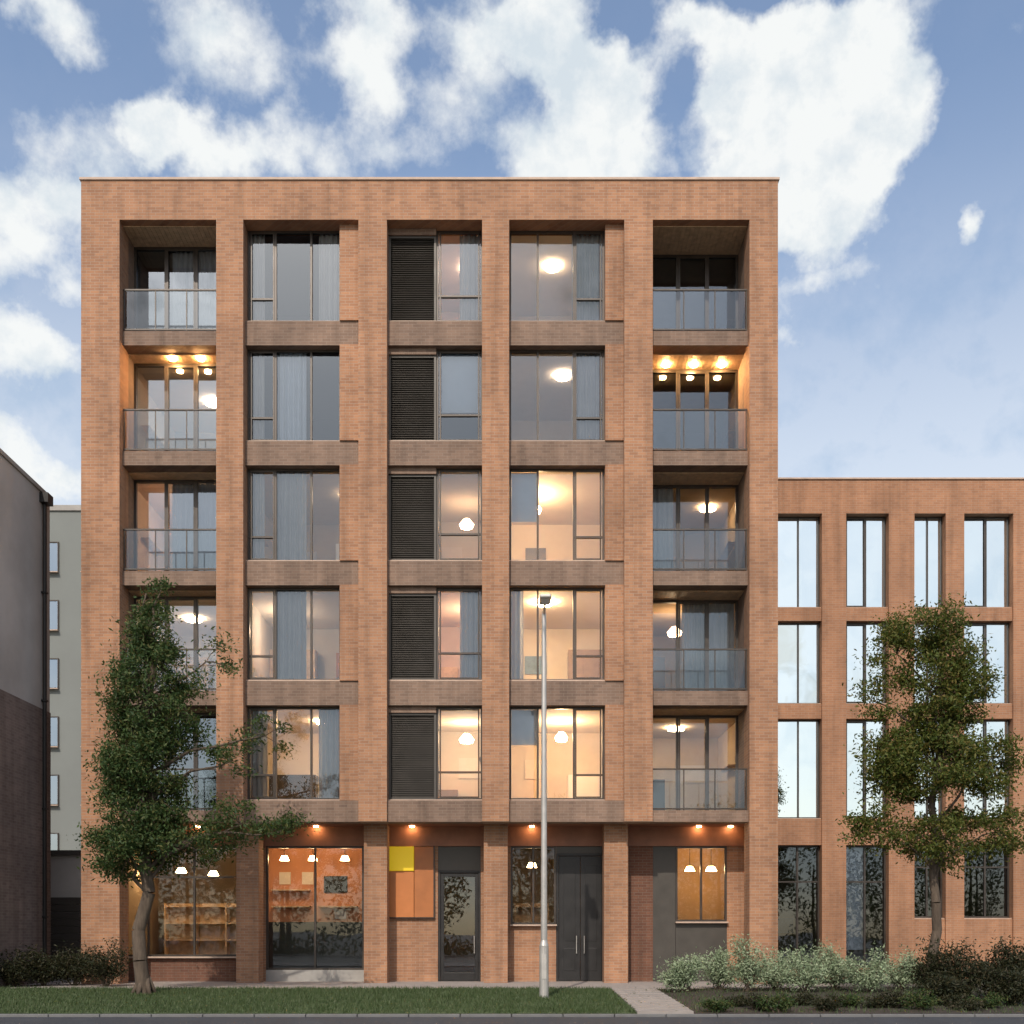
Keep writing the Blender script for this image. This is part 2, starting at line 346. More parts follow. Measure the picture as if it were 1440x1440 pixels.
# lit rooms: (bay, floor) -> lamp
LIT = {(1,2):('lamp_soft',.8,.4),(1,3):('lamp_soft',.22,.5),(1,4):('lamp_amber',.55,.5),
       (2,0):('lamp_soft',.7,.4),(2,2):('lamp_dim',.6,.6),(2,3):('lamp',.7,.5),(2,4):('lamp',.6,.6),
       (3,0):('lamp',.42,.35),(3,1):('lamp_soft',.5,.3),(3,2):('lamp_amber',.28,.4),(3,3):('lamp_hot',.35,.3),(3,4):('lamp_amber',.5,.5)}
rnd = random.Random(11)
YW = .48
for k in range(5):
    z0, z1 = SILL[k], SILL[k]+OH
    for bi in (1, 3):
        a, c = BAYS[bi]
        inf = PX(476 if bi == 1 else 852)
        boxobj('infill_wall', M['brick'], T, inf, c, .19, .7, z0-.05, z1)
        w = window(T, a+.001, inf-.001, z0, z1, YW, (.3, .68), ((.27, 0, 1),) if bi == 1 else ((.27, 2, 3),), opener=0 if bi == 1 else 2)
        la = LIT.get((bi, k))
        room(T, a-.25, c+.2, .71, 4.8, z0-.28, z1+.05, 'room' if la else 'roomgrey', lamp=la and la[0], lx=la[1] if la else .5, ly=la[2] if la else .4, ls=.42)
        st = rnd.random()
        wd = inf-a
        if k in (1, 2, 3) and bi == 1: curtain(w, a+wd*.28, a+wd*.62, .63, z0+.02, z1-.02, 'blind' if k == 1 else 'curtain')
        if bi == 3 and k in (0, 1): curtain(w, inf-wd*.34, inf-.06, .63, z0+.02, z1-.02)
        if st < .5: curtain(w, a+.06, a+wd*(.12+.1*rnd.random()), .63, z0+.02, z1-.02)
        if k in (0, 4) and bi == 1: curtain(w, inf-wd*.25, inf-.06, .63, z0+.02, z1-.02)
        if bi == 3 and k in (2, 4): blind(w, a+.06, a+wd*.3, .63, z0+OH*(.45 if k == 2 else .6), z1-.05)
    # bay 3: louvred dark panel and a window
    a, c = BAYS[2]; mid = PX(612)
    lp = MB(); lp.box(a+.001, a+.06, .42, .54, z0, z1-.18).box(mid-.06, mid, .42, .54, z0, z1-.18).box(a+.06, mid-.06, .42, .54, z0, z0+.06).box(a+.06, mid-.06, .42, .54, z1-.24, z1-.18)
    zz = z0+.07
    while zz < z1-.27:
        lp.quad((a+.06, .45, zz), (mid-.06, .45, zz), (mid-.06, .51, zz+.07), (a+.06, .51, zz+.07)); zz += .06
    lp.box(a+.06, mid-.06, .52, .55, z0+.06, z1-.24)
    lp.build('louvre_panel', M['panel'], T)
    boxobj('lintel', M['brick_shaded'], T, a, mid, .37, .7, z1-.179, z1)
    boxobj('window_sill', M['coping'], T, a, mid, .3, .7, z0-.049, z0-.002)
    w = window(T, mid+.001, c-.001, z0, z1, YW, (.5,) if 0 else (), ((.3, 0, 1),), opener=0)
    la = LIT.get((2, k))
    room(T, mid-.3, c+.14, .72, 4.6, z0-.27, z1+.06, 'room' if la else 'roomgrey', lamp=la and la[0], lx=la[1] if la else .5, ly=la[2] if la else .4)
    if k in (0, 3): curtain(w, mid+(c-mid)*.5, c-.06, .63, z0+.02, z1-.02)
    if k == 1: blind(w, mid+.06, c-.06, .63, z0+.9, z1-.05)
    # loggias in the outer bays
    for bi in (0, 4):
        a, c = BAYS[bi]; zf = z0-.32; yb = 1.15 if bi == 0 else 1.5
        boxobj('loggia_wall', M['brick_shaded'], T, a-.2, a, .701, yb+.2, zf, z1); boxobj('loggia_wall', M['brick_shaded'], T, c, c+.2, .701, yb+.2, zf, z1)
        boxobj('loggia_floor', M['concrete'], T, a, c, .701, yb+.1, zf-.15, zf)
        sf = MB(); q = a
        while q < c-.02:
            q2 = min(q+.12, c); sf.box(q+.004, q2-.004, .26 if k == 0 else .701, yb, z1-.03, z1-.004); q += .12
        so = sf.build('loggia_soffit', M['timber'], T)
        boxobj('loggia_ceiling_slab', M['concrete'], T, a, c, .701, yb+.3, z1, z1+.12)
        lit = (bi, k) in ((0, 1), (4, 1), (4, 3), (0, 2), (0, 4))
        if (bi, k) in ((0, 1), (4, 1)):
            for f in ((.45, .75) if bi == 0 else (.2, .5, .8)):
                t = MB(); cx = a+(c-a)*f; t.tube((cx, yb-.3, z1-.075), (cx, yb-.3, z1-.031), .09, .09, 14)
                t.build('downlight', M['lamp_loggia'], so)
        dr = window(T, a+.001, c-.001, zf+.02, z1-.031, yb, (.34, .67), (), fw=.07, gm='glass_loggia' if bi == 0 else 'glass', sill=False, name='balcony_door', opener=1)
        la = {(0,1):('lamp_soft',.6,.5),(0,2):('lamp',.7,.3),(4,4):('lamp',.45,.5),(4,3):('lamp_dim',.4,.3),(4,2):('lamp_dim',.75,.4),(0,3):('lamp',.4,.5)}.get((bi, k))
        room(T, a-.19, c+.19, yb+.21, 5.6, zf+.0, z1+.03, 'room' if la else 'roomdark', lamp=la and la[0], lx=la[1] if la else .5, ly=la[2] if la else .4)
        if (bi, k) in ((0, 2), (0, 0), (4, 3)): curtain(dr, a+.4*(c-a), c-.08, yb+.14, zf+.05, z1-.08)
        if (bi, k) in ((4, 2),): curtain(dr, a+.08, a+.3*(c-a), yb+.14, zf+.05, z1-.08)
        # glass guard with handrail and posts
        gd = MB()
        gz = zf + 1.12
        gd.box(a+.005, c-.005, .265, .315, gz, gz+.04)
        gd.box(a+.005, c-.005, .27, .31, zf+.04, zf+.08)
        for f in (.003, .335, .665, .997):
            cx = a+.02+(c-a-.04)*f; gd.box(cx-.014, cx+.014, .275, .305, zf, gz)
        go = gd.build('balustrade', M['bronze'], T)
        gp = MB()
        for f in range(3):
            u0, u1 = a+.04+(c-a-.08)*f/3, a+.04+(c-a-.08)*(f+1)/3; t = random.uniform(-.006, .006)
            gp.quad((u0+.01, .29+t, zf+.08), (u1-.01, .29-t, zf+.08), (u1-.01, .29-t, gz), (u0+.01, .29+t, gz))
        gp.build('balustrade_pane', M['glass_guard'], go)

# ---- ground floor
YG = 1.6                      # glazing line
DG = D+YG
def gx(px): return PX(px, DG)
def gz(py): return PZ(py, DG)
COLS = [(346, .62), (527, .64), (697, .66), (867, .66)]
for px, wd in COLS:
    xx = PX(px, D+.55); boxobj('column', M['brick'], T, xx-wd/2, xx+wd/2, .705, 1.3, .19, Z1-.001)
boxobj('shop_fascia', M['fascia'], T, XL+.4, XR-.4, YG-.08, YG+.3, gz(1190), Z1-.001)
ZF = gz(1190)
def brickseg(p0, p1, z0=.19, z1=None, m='brick'):
    boxobj('ground_wall', M[m], T, gx(p0), gx(p1), YG-.03, YG+.3, z0, ZF-.001 if z1 is None else z1)
room(T, XL+.45, XR-.45, YG+.31, 6.5, .21, ZF+.25, 'roomdark', 'floor', fit=False)
# G1 : warm shop behind a brick stall riser
brickseg(136, 176); brickseg(176, 338, .19, gz(1345), 'brick_red')
w = window(T, gx(176.2), gx(337.8), gz(1345)+.002, ZF-.002, YG, (.2, .6), ((.78, 0, 3),) if 0 else ((.72, 0, 1), (.72, 1, 2), (.72, 2, 3)), gm='glass_clear', sill=True, name='shop_window')
brickseg(338, 374)
# G2 : orange shop
boxobj('stall_riser', M['concrete'], T, gx(374.2), gx(511.8), YG-.02, YG+.2, .19, gz(1364))
w = window(T, gx(374.2), gx(511.8), gz(1364)+.002, ZF-.002, YG, (.5,), (), gm='glass_clear', sill=False, name='shop_window')
boxobj('orange_wall', M['orange'], T, gx(340), gx(540), 3.6, 3.7, .22, ZF+.2)
boxobj('counter', M['black'], T, gx(366), gx(516), 2.25, 2.75, .22, gz(1296), bevel=.02)
for u, v, zz in ((382, 436, 2.35), (448, 502, 2.35), (382, 436, 2.85)): boxobj('shelf', M['timber'], T, PX(u, D+3.4), PX(v, D+3.4), 3.32, 3.599, zz, zz+.045)
boxobj('menu_board', M['black'], T, PX(455, D+3.5), PX(488, D+3.5), 3.56, 3.599, 2.8, 3.3, bevel=.01)
for u in (392, 424, 470): boxobj('picture', M['curtain'], T, PX(u, D+3.5), PX(u+16, D+3.5), 3.57, 3.598, 3.05 if u < 440 else 2.0, 3.42 if u < 440 else 2.3)
brickseg(512, 544)
brickseg(544, 612)
# dark door
brickseg(612, 616)
def door(p0, p1, ztop, leaves, m, gm=None, name='door'):
    x0, x1 = gx(p0), gx(p1); s = MB(); fw = .07
    s.box(x0, x0+fw, YG, YG+.12, .2, ztop).box(x1-fw, x1, YG, YG+.12, .2, ztop).box(x0+fw, x1-fw, YG, YG+.12, ztop-fw, ztop)
    xs = [x0+fw+(x1-x0-2*fw)*i/leaves for i in range(leaves+1)]
    for i in range(leaves):
        a, c = xs[i]+.006, xs[i+1]-.006
        if gm:
            s.box(a, a+.09, YG+.03, YG+.08, .21, ztop-fw-.01).box(c-.09, c, YG+.03, YG+.08, .21, ztop-fw-.01)
            s.box(a+.09, c-.09, YG+.03, YG+.08, .21, .45).box(a+.09, c-.09, YG+.03, YG+.08, ztop-fw-.11, ztop-fw-.01)
        else:
            s.box(a, c, YG+.03, YG+.08, .21, ztop-fw-.01)
            s.box(a+.14, c-.14, YG+.02, YG+.031, .5, 1.15).box(a+.14, c-.14, YG+.02, YG+.031, 1.35, ztop-.35)
    o = s.build(name, M[m], T, bevel=.006)
    h = MB()
    for i in range(leaves):
        hx = xs[i+1]-.11 if i % 2 == 0 else xs[i]+.11
        h.tube((hx, YG-.045, 1.0), (hx, YG-.045, 1.5), .016, .016, 8); h.tube((hx, YG-.045, 1.05), (hx, YG+.03, 1.05), .01, .01, 6); h.tube((hx, YG-.045, 1.45), (hx, YG+.03, 1.45), .01, .01, 6)
    h.build('handle', M['steel'], o)
    if gm:
        q = MB()
        for i in range(leaves): q.quad((xs[i]+.09, YG+.055, .45), (xs[i+1]-.09, YG+.055, .45), (xs[i+1]-.09, YG+.055, ztop-fw-.1), (xs[i]+.09, YG+.055, ztop-fw-.1))
        q.build('pane', M[gm], o)
    return o
d1 = door(616, 676, gz(1224), 1, 'black', 'glass')
boxobj('transom_panel', M['panel'], T, gx(616), gx(676), YG, YG+.15, gz(1224)+.001, ZF-.001)
brickseg(676, 718)
brickseg(718, 782, .19, gz(1300), 'brick')
w = window(T, gx(718.2), gx(781.8), gz(1300)+.002, ZF-.002, YG, (.5,), (), gm='glass_clear', name='shop_window')
d2 = door(782.2, 850, gz(1200), 2, 'black', None)
boxobj('transom_panel', M['panel'], T, gx(782.2), gx(850), YG, YG+.15, gz(1200)+.001, ZF-.001)
boxobj('door_step', M['concrete'], T, gx(776), gx(856), YG-.55, YG-.001, .202, .36) if 0 else None
brickseg(850, 884); brickseg(884, 918, m='brick_red')
boxobj('service_panel', M['panel'], T, gx(918.2), gx(949.8), YG-.01, YG+.3, .19, ZF-.001)
boxobj('stall_riser', M['panel'], T, gx(950.2), gx(1022), YG-.02, YG+.2, .19, gz(1296))
w = window(T, gx(950.2), gx(1022), gz(1296)+.002, ZF-.002, YG, (.5,), (), gm='glass_clear', name='shop_window')
boxobj('back_wall_panel', M['amber'], T, gx(930), gx(1060), 3.9, 4.0, .22, ZF+.2)
brickseg(1022, 1066)
for px in (275, 442, 578, 748, 985, 1030):
    t = MB(); cx = PX(px, D+1.1); t.tube((cx, 1.36, Z1-.03), (cx, 1.36, Z1-.001), .06, .07, 12); t.build('downlight', M['lamp_fill'], T)  # warm fill lamps added under the overhang to brighten the fascia
# shop pendant lamps
for px, yy, zz, rr in ((255,2.6,3.35,.16),(300,3.3,3.3,.16),(205,3.3,3.3,.15),(400,2.5,3.7,.14),(440,2.5,3.7,.14),(485,2.5,3.7,.14),(748,2.5,3.5,.15),(970,2.7,3.4,.15),(1000,2.7,3.4,.17)):
    s = MB(); xx = PX(px, D+yy)
    s.tube((xx, yy, zz), (xx, yy, zz+.14), rr, rr*.55, 14); pl = s.build('pendant_lamp', M['lamp_shop'], T)
    s = MB(); s.tube((xx, yy, zz+.141), (xx, yy, ZF+.25), .008, .008, 6); s.build('cord', M['black'], pl)
for a, c in ((190, 330), (725, 775)):
    u = MB(); x0, x1 = gx(a), gx(c); n = max(2, int((x1-x0)/.8))
    for q in range(n+1): u.box(x0+(x1-x0)*q/n-.02, x0+(x1-x0)*q/n+.02, 4.3, 4.7, .22, 2.5)
    for q in range(5): u.box(x0, x1, 4.31, 4.69, .3+q*.52, .34+q*.52)
    u.box(x0, x1, 4.7, 4.72, .22, 2.5); u.build('shelf_unit', M['timber'], T)
boxobj('shop_table', M['floor'], T, gx(215), gx(300), 2.5, 3.1, .9, .95)

# wall sign between the shopfronts
sg = thing('wall_sign', (gx(578), YG-.1, gz(1292)), 'tall orange wall sign with a yellow square at its top left, beside the orange shopfront', 'sign')
sx0, sx1 = gx(546), gx(610)
sm_ = gx(583)
boxobj('lightbox', M['sign_yellow'], sg, sx0, sm_-.01, YG-.16, YG-.032, gz(1225), ZF-.02, bevel=.008)
boxobj('sign_panel', M['sign_orange'], sg, sx0, sm_-.01, YG-.12, YG-.032, gz(1290), gz(1225)-.01, bevel=.008)
boxobj('side_panel', M['sign_rust'], sg, sm_, sx1, YG-.10, YG-.032, gz(1290), ZF-.02, bevel=.008)
fr = MB(); fr.box(sx0-.03, sx0-.001, YG-.13, YG-.031, gz(1290)-.03, ZF).box(sx1+.001, sx1+.03, YG-.13, YG-.031, gz(1290)-.03, ZF); fr.box(sx0, sx1, YG-.13, YG-.031, gz(1290)-.03, gz(1290)-.001)
fr.build('frame', M['bronze'], sg)

# ------------------------------------------------------------------ right wing
DW = 37.5; YWG = DW-D
def wx(px): return PX(px, DW)
def wz(py): return PZ(py, DW)
W = thing('brick_building', (wx(1300), YWG, 0), 'lower brick building with bright reflecting windows, set back on the right', 'building')
WX0, WX1 = wx(1060), wx(1640); WT = wz(672)
HEADS = [wz(722), wz(872), wz(1010)]; SILLS = [wz(852), wz(988), wz(1150)]
PC = [1076, 1173, 1268, 1343, 1440, 1536, 1632]; PWD = [34, 34, 36, 26, 30, 34, 34]
for c, wd in zip(PC, PWD): boxobj('pier', M['brick_wing'], W, wx(c-wd/2), wx(c+wd/2), YWG, YWG+.5, .0, HEADS[0])
boxobj('parapet', M['brick_wing'], W, WX0, WX1, YWG, YWG+.5, HEADS[0], WT-.06)
boxobj('coping', M['coping'], W, WX0, WX1+.04, YWG-.05, YWG+.56, WT-.06, WT, bevel=.01)
sh = MB(); sh.box(WX1-.4, WX1, YWG+.5, YWG+12, 0, WT-.061).box(WX0, WX1-.4, YWG+11.6, YWG+12, 0, WT-.061).box(WX0, WX0+.3, YWG+.5, YWG+11.6, 0, WT-.061); sh.build('wall', M['brick_wing'], W)
boxobj('roof', M['concrete'], W, WX0+.3, WX1-.4, YWG+.5, YWG+11.6, WT-.5, WT-.3)
for i in range(len(PC)-1):
    a, c = wx(PC[i]+PWD[i]/2), wx(PC[i+1]-PWD[i+1]/2)
    for k in range(3):
        nz = HEADS[k+1] if k < 2 else wz(1188)
        boxobj('spandrel', M['brick_wing'], W, a, c, YWG+.08, YWG+.5, nz, SILLS[k]-.03)
        w = window(W, a+.001, c-.001, SILLS[k], HEADS[k], YWG+.30, (.52,), (), fw=.05, gm='glass_wing', opener=0 if i % 2 else None)
        room(W, a-.12, c+.12, YWG+.51, YWG+4, SILLS[k]-.2, HEADS[k]+.04, 'room', lamp=None)
        if (i+k) % 3 != 2: blind(w, a+.05, a+(c-a)*.5, YWG+.42, SILLS[k]+(HEADS[k]-SILLS[k])*random.choice((.05, .3, .55)), HEADS[k]-.04)
        if (i*2+k) % 4 == 0: curtain(w, c-(c-a)*.42, c-.05, YWG+.46, SILLS[k]+.02, HEADS[k]-.02)
    zp = wz(1292)
    if i in (0, 1):
        zp = .4
    boxobj('plinth', M['brick_wing'], W, a, c, YWG+.08, YWG+.5, 0, zp)
    w = window(W, a+.001, c-.001, zp+.03, wz(1188)-.001, YWG+.30, (.5,), ((.7, 0, 1), (.7, 1, 2)), fw=.06, gm='glass', opener=None, sill=i > 1, name='ground_window')
    room(W, a-.12, c+.12, YWG+.51, YWG+4.2, .1, wz(1188)+.2, 'roomdark', lamp=None)
    if i == 1: blind(w, a+.06, a+(c-a)*.5, YWG+.46, 1.0, wz(1188)-.1)
# a rainwater pipe in the corner of the wing
rp = MB(); xx = wx(1196)
# ------------------------------------------------------------------ left neighbours
XN = -13.05; HN = .924*13.05 + EYE + .25
N = thing('townhouse', (XN-4, 4, 0), 'house with a blank grey upper side wall over dark brick, at the left edge', 'building')
dN = F*(-XN)/(HX-70)          # far end of the flank, photo column 70
boxobj('wall', M['darkrender'], N, XN-9, XN, -3.0, dN-D, 7.8, HN-.12)
boxobj('coping', M['concrete'], N, XN-9.05, XN+.05, -3.05, dN-D+.05, HN-.119, HN, bevel=.01)
boxobj('plinth', M['brick_grey'], N, XN-9, XN+.03, -3.03, dN-D-.01, 0, 7.79)  # lower storeys darker than the render above, in one step
rp = MB(); rp.tube((XN+.08, .8, .1), (XN+.08, .8, HN-.3), .055, .055, 10)
for zz in (2, 5, 8, 11): rp.box(XN+.001, XN+.15, .73, .87, zz, zz+.05)
rp.box(XN+.001, XN+.24, .62, .98, HN-.42, HN-.16)
rp.build('downpipe', M['black'], N)
# pale block far behind the gap
DB = 62
B = thing('office_block', (PX(70, DB), DB-D, 0), 'pale grey rendered block far behind the gap between the buildings', 'building')
bx0, bx1, bt = PX(-60, DB), PX(180, DB), PZ(711, DB)
boxobj('wall', M['render'], B, bx0, bx1, DB-D, DB-D+14, 0, bt-.3)
boxobj('coping', M['concrete'], B, bx0-.1, bx1+.1, DB-D-.1, DB-D+14.1, bt-.299, bt)
for k in range(7):
    zz = 2.2+k*3.25
    for j in range(5):
        xx = bx1-1.9-j*2.6
        window(B, xx-.65, xx+.65, zz, zz+1.7, DB-D-.1, (.5,), (), fm='bronze', gm='glass_far', fd=.098, sill=True)
# garage in the gap
DGA = 33.8
G = thing('garage', (PX(120, DGA), DGA-D, 0), 'low flat roofed garage in the gap left of the brick block', 'garage')
ga, gb, gt = XN-4.5, XL-.03, PZ(1196, DGA)
boxobj('wall', M['darkrender'], G, ga, gb, DGA-D, DGA-D+6, 0, gt-.15)
boxobj('roof', M['panel'], G, ga, gb, DGA-D-.15, DGA-D+6.05, gt-.149, gt)
gd = MB(); zz = .25
while zz < 2.55: gd.box(gb-4.2, gb-.25, DGA-D-.045, DGA-D-.005, zz, zz+.21); zz += .22
gdo = gd.build('door', M['panel'], G, bevel=.008)
boxobj('handle', M['steel'], gdo, gb-2.3, gb-2.1, DGA-D-.075, DGA-D-.046, 1.02, 1.05)

# ------------------------------------------------------------------ plants
def leafquad(b, p, s, rnd, up=.3):
    n = Vector((rnd.gauss(0, 1), rnd.gauss(0, 1), rnd.gauss(up, 1)))
    if n.length < 1e-3: return
    n.normalize(); u = n.orthogonal().normalized(); a = rnd.uniform(0, 2*pi); v = n.cross(u)
    u, v = u*cos(a)+v*sin(a), v*cos(a)-u*sin(a)
    L, w = s*rnd.uniform(.5, 1.55), s*rnd.uniform(.3, .55); p = Vector(p)
    b.quad(tuple(p-u*L*.5), tuple(p+v*w*.5+n*w*.12), tuple(p+u*L*.5), tuple(p-v*w*.5+n*w*.12))
def limb(b, p0, p1, r0, r1, rnd, seg=5, jit=.08, n=7):
    p0, p1 = Vector(p0), Vector(p1); L = (p1-p0).length; prev = p0
    for i in range(1, seg+1):
        t = i/seg; q = p0.lerp(p1, t) + Vector((rnd.gauss(0, jit), rnd.gauss(0, jit), rnd.gauss(0, jit*.5)))*L*.25*(t < 1) + Vector((0, 0, L*.07*sin(pi*t)))
        b.tube(prev, q, r0+(r1-r0)*(i-1)/seg, r0+(r1-r0)*t, n, cap=(i == seg)); prev = q
def tree(name, base, H, r, blobs, lm, label, cat, seed, lsize=.10, per=130, crad=.31, twigs=True):
    rnd = random.Random(seed); bx, by, bz = base
    root = thing(name, base, label, cat)
    tb = MB(); limb(tb, (bx, by, bz-.05), (bx+.1, by, bz+H*.55), r, r*.55, rnd, 8, .05, 12)
    limb(tb, (bx+.1, by, bz+H*.55), (bx+.05, by, bz+H*.96), r*.55, r*.08, rnd, 7, .06, 9)
    for a in range(6):
        an = a*pi/3+.3; tb.tube((bx+cos(an)*r*1.7, by+sin(an)*r*1.7, bz-.05), (bx+cos(an)*r*.3, by+sin(an)*r*.3, bz+.45), r*.25, r*.45, 7)
    tb.build('trunk', M['bark'], root, smooth=True)
    lb = MB(); cr = MB()
    for (cx, cy, cz, rx, ry, rz, nc) in blobs:
        cx += bx; cy += by; cz += bz
        hz = min(max(cz-rz*.9-rnd.uniform(.2, .8), bz+H*.18), bz+H*.85)
        hub = Vector((cx, cy, cz))
        limb(lb, (bx+.05, by, hz), hub, r*.32, r*.09, rnd, 5, .12)
        for i in range(nc):
            d = Vector((rnd.gauss(0, 1), rnd.gauss(0, 1), rnd.gauss(0, 1))).normalized()*rnd.uniform(.35, 1)**.5
            c = Vector((cx+d.x*rx, cy+d.y*ry, cz+d.z*rz))
            if twigs: limb(lb, hub.lerp(c, .05), c, r*.06, .006, rnd, 3, .1, 5)
            k = rnd.uniform(.6, 1.35)
            for j in range(int(per*k)):
                o = Vector((rnd.gauss(0, 1), rnd.gauss(0, 1), rnd.gauss(0, .7)))*crad*.55*k
                leafquad(cr, c+o, lsize, rnd)
    lb.build('branches', M['bark'], root, smooth=True)
    cr.build('crown', M[lm], root)
    return root
dT = 26.0
def tl(px, py, d=dT): return PX(px, d)+8.62, PZ(py, d)
def blob(px, py, rpx, rpy, nc, d=dT, bx=-8.62, bz=.14, dep=1.0, dy=0):
    s = F/d; return (PX(px, d)-bx, dy, PZ(py, d)-bz, rpx/s, dep*rpx/s, rpy/s, nc)
tree('broadleaf_tree', (-8.62, -4.0, .14), 9.8, .17, [
    blob(200, 1120, 62, 90, 75), blob(210, 980, 55, 90, 75), blob(214, 890, 36, 48, 28), blob(178, 1070, 40, 70, 24), blob(258, 1000, 45, 55, 18),
    blob(325, 1070, 35, 30, 5), blob(372, 1035, 40, 25, 5), blob(340, 1160, 60, 28, 14), blob(395, 1170, 30, 20, 5), blob(250, 1190, 70, 30, 30), blob(205, 1060, 55, 130, 60), blob(180, 1200, 60, 40, 26),
    blob(165, 1180, 35, 28, 10), blob(290, 930, 35, 50, 4), blob(225, 835, 34, 26, 4)],
    'leaf_dark', 'dark green street tree with a dense narrow crown, left on the lawn', 'tree', 5)
def rb(px, py, rx, ry, nc, dy=0): return blob(px, py, rx, ry, int(nc*1.9), 27.0, 10.25, .12, 1.0, dy)
tree('broadleaf_tree', (10.25, -3.0, .12), 9.4, .13, [
    rb(1310, 1080, 75, 50, 50), rb(1312, 970, 48, 85, 38), rb(1360, 960, 40, 60, 20), rb(1250, 1070, 45, 50, 18), rb(1385, 1080, 45, 45, 20),
    rb(1330, 1180, 60, 40, 22), rb(1262, 920, 35, 45, 8), rb(1300, 880, 50, 32, 12), rb(1235, 1165, 40, 30, 9), rb(1400, 1170, 40, 30, 10), rb(1225, 985, 30, 35, 5)],
    'leaf_olive', 'olive green street tree in front of the lower brick building', 'tree', 9, .10)
def shrub(name, x, y, h, w, lm, label, group, seed, lsize=.07, n=900, spiky=False):
    rnd = random.Random(seed); z = lawn_z(y)-.02 if y < -2.2 else .19
    root = thing(name, (x, y, z), label, 'shrub', group)
    st = MB(); cr = MB()
    tips = []
    for i in range(16):
        a = rnd.uniform(0, 2*pi); q = rnd.uniform(.1, .95)**.6*w*.5
        t = (x+cos(a)*q, y+sin(a)*q*.8, z+h*rnd.uniform(.45, 1)*(1-.35*(q/(w*.5))**2)); tips.append(t)
        limb(st, (x+rnd.gauss(0, .05), y+rnd.gauss(0, .05), z), t, .014, .004, rnd, 3, .1, 5)
    for i in range(n):
        t = Vector(rnd.choice(tips)); f = rnd.uniform(.15, 1)**.6
        c = Vector((x, y, z)).lerp(t, f)
        leafquad(cr, (c.x+rnd.gauss(0, w*.10), c.y+rnd.gauss(0, w*.10), max(z+.02, c.z+rnd.gauss(0, h*.06))), lsize, rnd, .8)
    st.build('stems', M['bark'], root); cr.build('foliage', M[lm], root)
ORD = 'first second third fourth fifth sixth seventh eighth ninth tenth eleventh twelfth last'.split()
for i, px in enumerate((966, 1010, 1052, 1092, 1132, 1176, 1222, 1266)):
    d = 26.6 + (i % 2)*.9
    shrub('sage_shrub', PX(px, d), d-D, 1.12+.25*((i*7) % 3)/2, 1.2, 'leaf_sage', 'pale sage green shrub, %s from the path in its row' % ORD[i], 'pale shrubs in the planting bed', 40+i, .075, 3200)
for i, (px, d, h, w) in enumerate(((1312, 25.0, 1.35, 1.3), (1352, 24.6, 1.45, 1.4), (1396, 24.8, 1.4, 1.4), (1438, 24.5, 1.5, 1.4), (1330, 23.4, .8, 1.1), (1420, 23.3, .9, 1.1))):
    shrub('dark_shrub', PX(px, d), d-D, h, w, 'leaf_shrub', 'dark bushy shrub below the olive tree, %s' % ('leftmost of the tall back row', 'second from left in the tall back row', 'third from left in the tall back row', 'rightmost of the tall back row', 'smaller one in front on the left', 'smaller one in front on the right')[i], 'dark shrubs under the olive tree', 60+i, .08, 3600)
for i in range(13):
    px = 1000+i*33+random.uniform(-8, 8); d = 22.3+random.uniform(-.4, 1.2)
    shrub('low_shrub', PX(px, d), d-D, random.uniform(.28, .5), .75, 'leaf_shrub' if i % 3 else 'leaf_dark', 'low dark green plant along the kerb, %s from the path' % (ORD[i] if i < 12 else 'farthest'), 'low plants along the kerb', 80+i, .06, 1300)
for i, (px, d, h, w) in enumerate(((20, 28.5, 1.2, 1.4), (62, 29.0, 1.1, 1.3), (108, 29.2, 1.2, 1.3), (150, 28.6, 1.3, 1.3))):
    shrub('dark_shrub', PX(px, d), d-D, h, w, 'leaf_shrub', 'dark evergreen shrub before the garage, %s from the left edge of the photo' % ORD[i], 'dark shrubs before the garage', 100+i, .08, 3000)
fl = MB(); rf = random.Random(8)
for i in range(900):
    cx, cy = rf.choice(((-8.6, -4.5), (-7.4, -5.2), (9, -5.5), (2.9, -5))); x_, y_ = cx+rf.gauss(0, 2.2), min(-2.3, max(-8.4, cy+rf.gauss(0, 1.8)))
    leafquad(fl, (x_, y_, lawn_z(y_)+.045), .07, rf, 6)
tag(fl.build('fallen_leaves', M['leaf_olive']), 'fallen leaves strewn over the lawn and path', 'leaves', kind='stuff')
# climbing shrub above the garage roof
tree('small_tree', (-12.9, 12.5, 0), 5.4, .1, [(0, 0, 4.3, 1.3, 1.0, .9, 34), (1.6, 0, 4.2, 1.2, 1, .9, 30), (-1.5, 0, 4.0, 1.2, 1, .8, 20)], 'leaf_dark', 'small dark tree showing above the flat garage roof', 'tree', 21, .13)

# unseen trees added behind the camera for the glass to reflect
rp_ = random.Random(77); pk = MB()
for i in range(46):
    cx, cy, hh = -75+150*i/45+rp_.uniform(-2, 2), -52+rp_.uniform(-5, 5), rp_.uniform(7, 13)
    pk.tube((cx, cy, -.13), (cx, cy, hh*.7), .22, .08, 6)
    for j in range(1000):
        d = Vector((rp_.gauss(0, 1), rp_.gauss(0, 1), rp_.gauss(0, 1))).normalized()*rp_.uniform(.3, 1)**.4
        leafquad(pk, (cx+d.x*3.2, cy+d.y*3, hh*.58+d.z*hh*.42), .42, rp_)
for i in range(16000):
    x_ = rp_.uniform(-80, 80); leafquad(pk, (x_, -47+rp_.gauss(0, 1.5), abs(rp_.gauss(0, 1.3+.8*sin(x_*.5)))), .4, rp_)
tag(pk.build('reflection_trees', M['leaf_olive']), 'unseen trees added across the road for the glass to reflect', 'trees', kind='stuff')
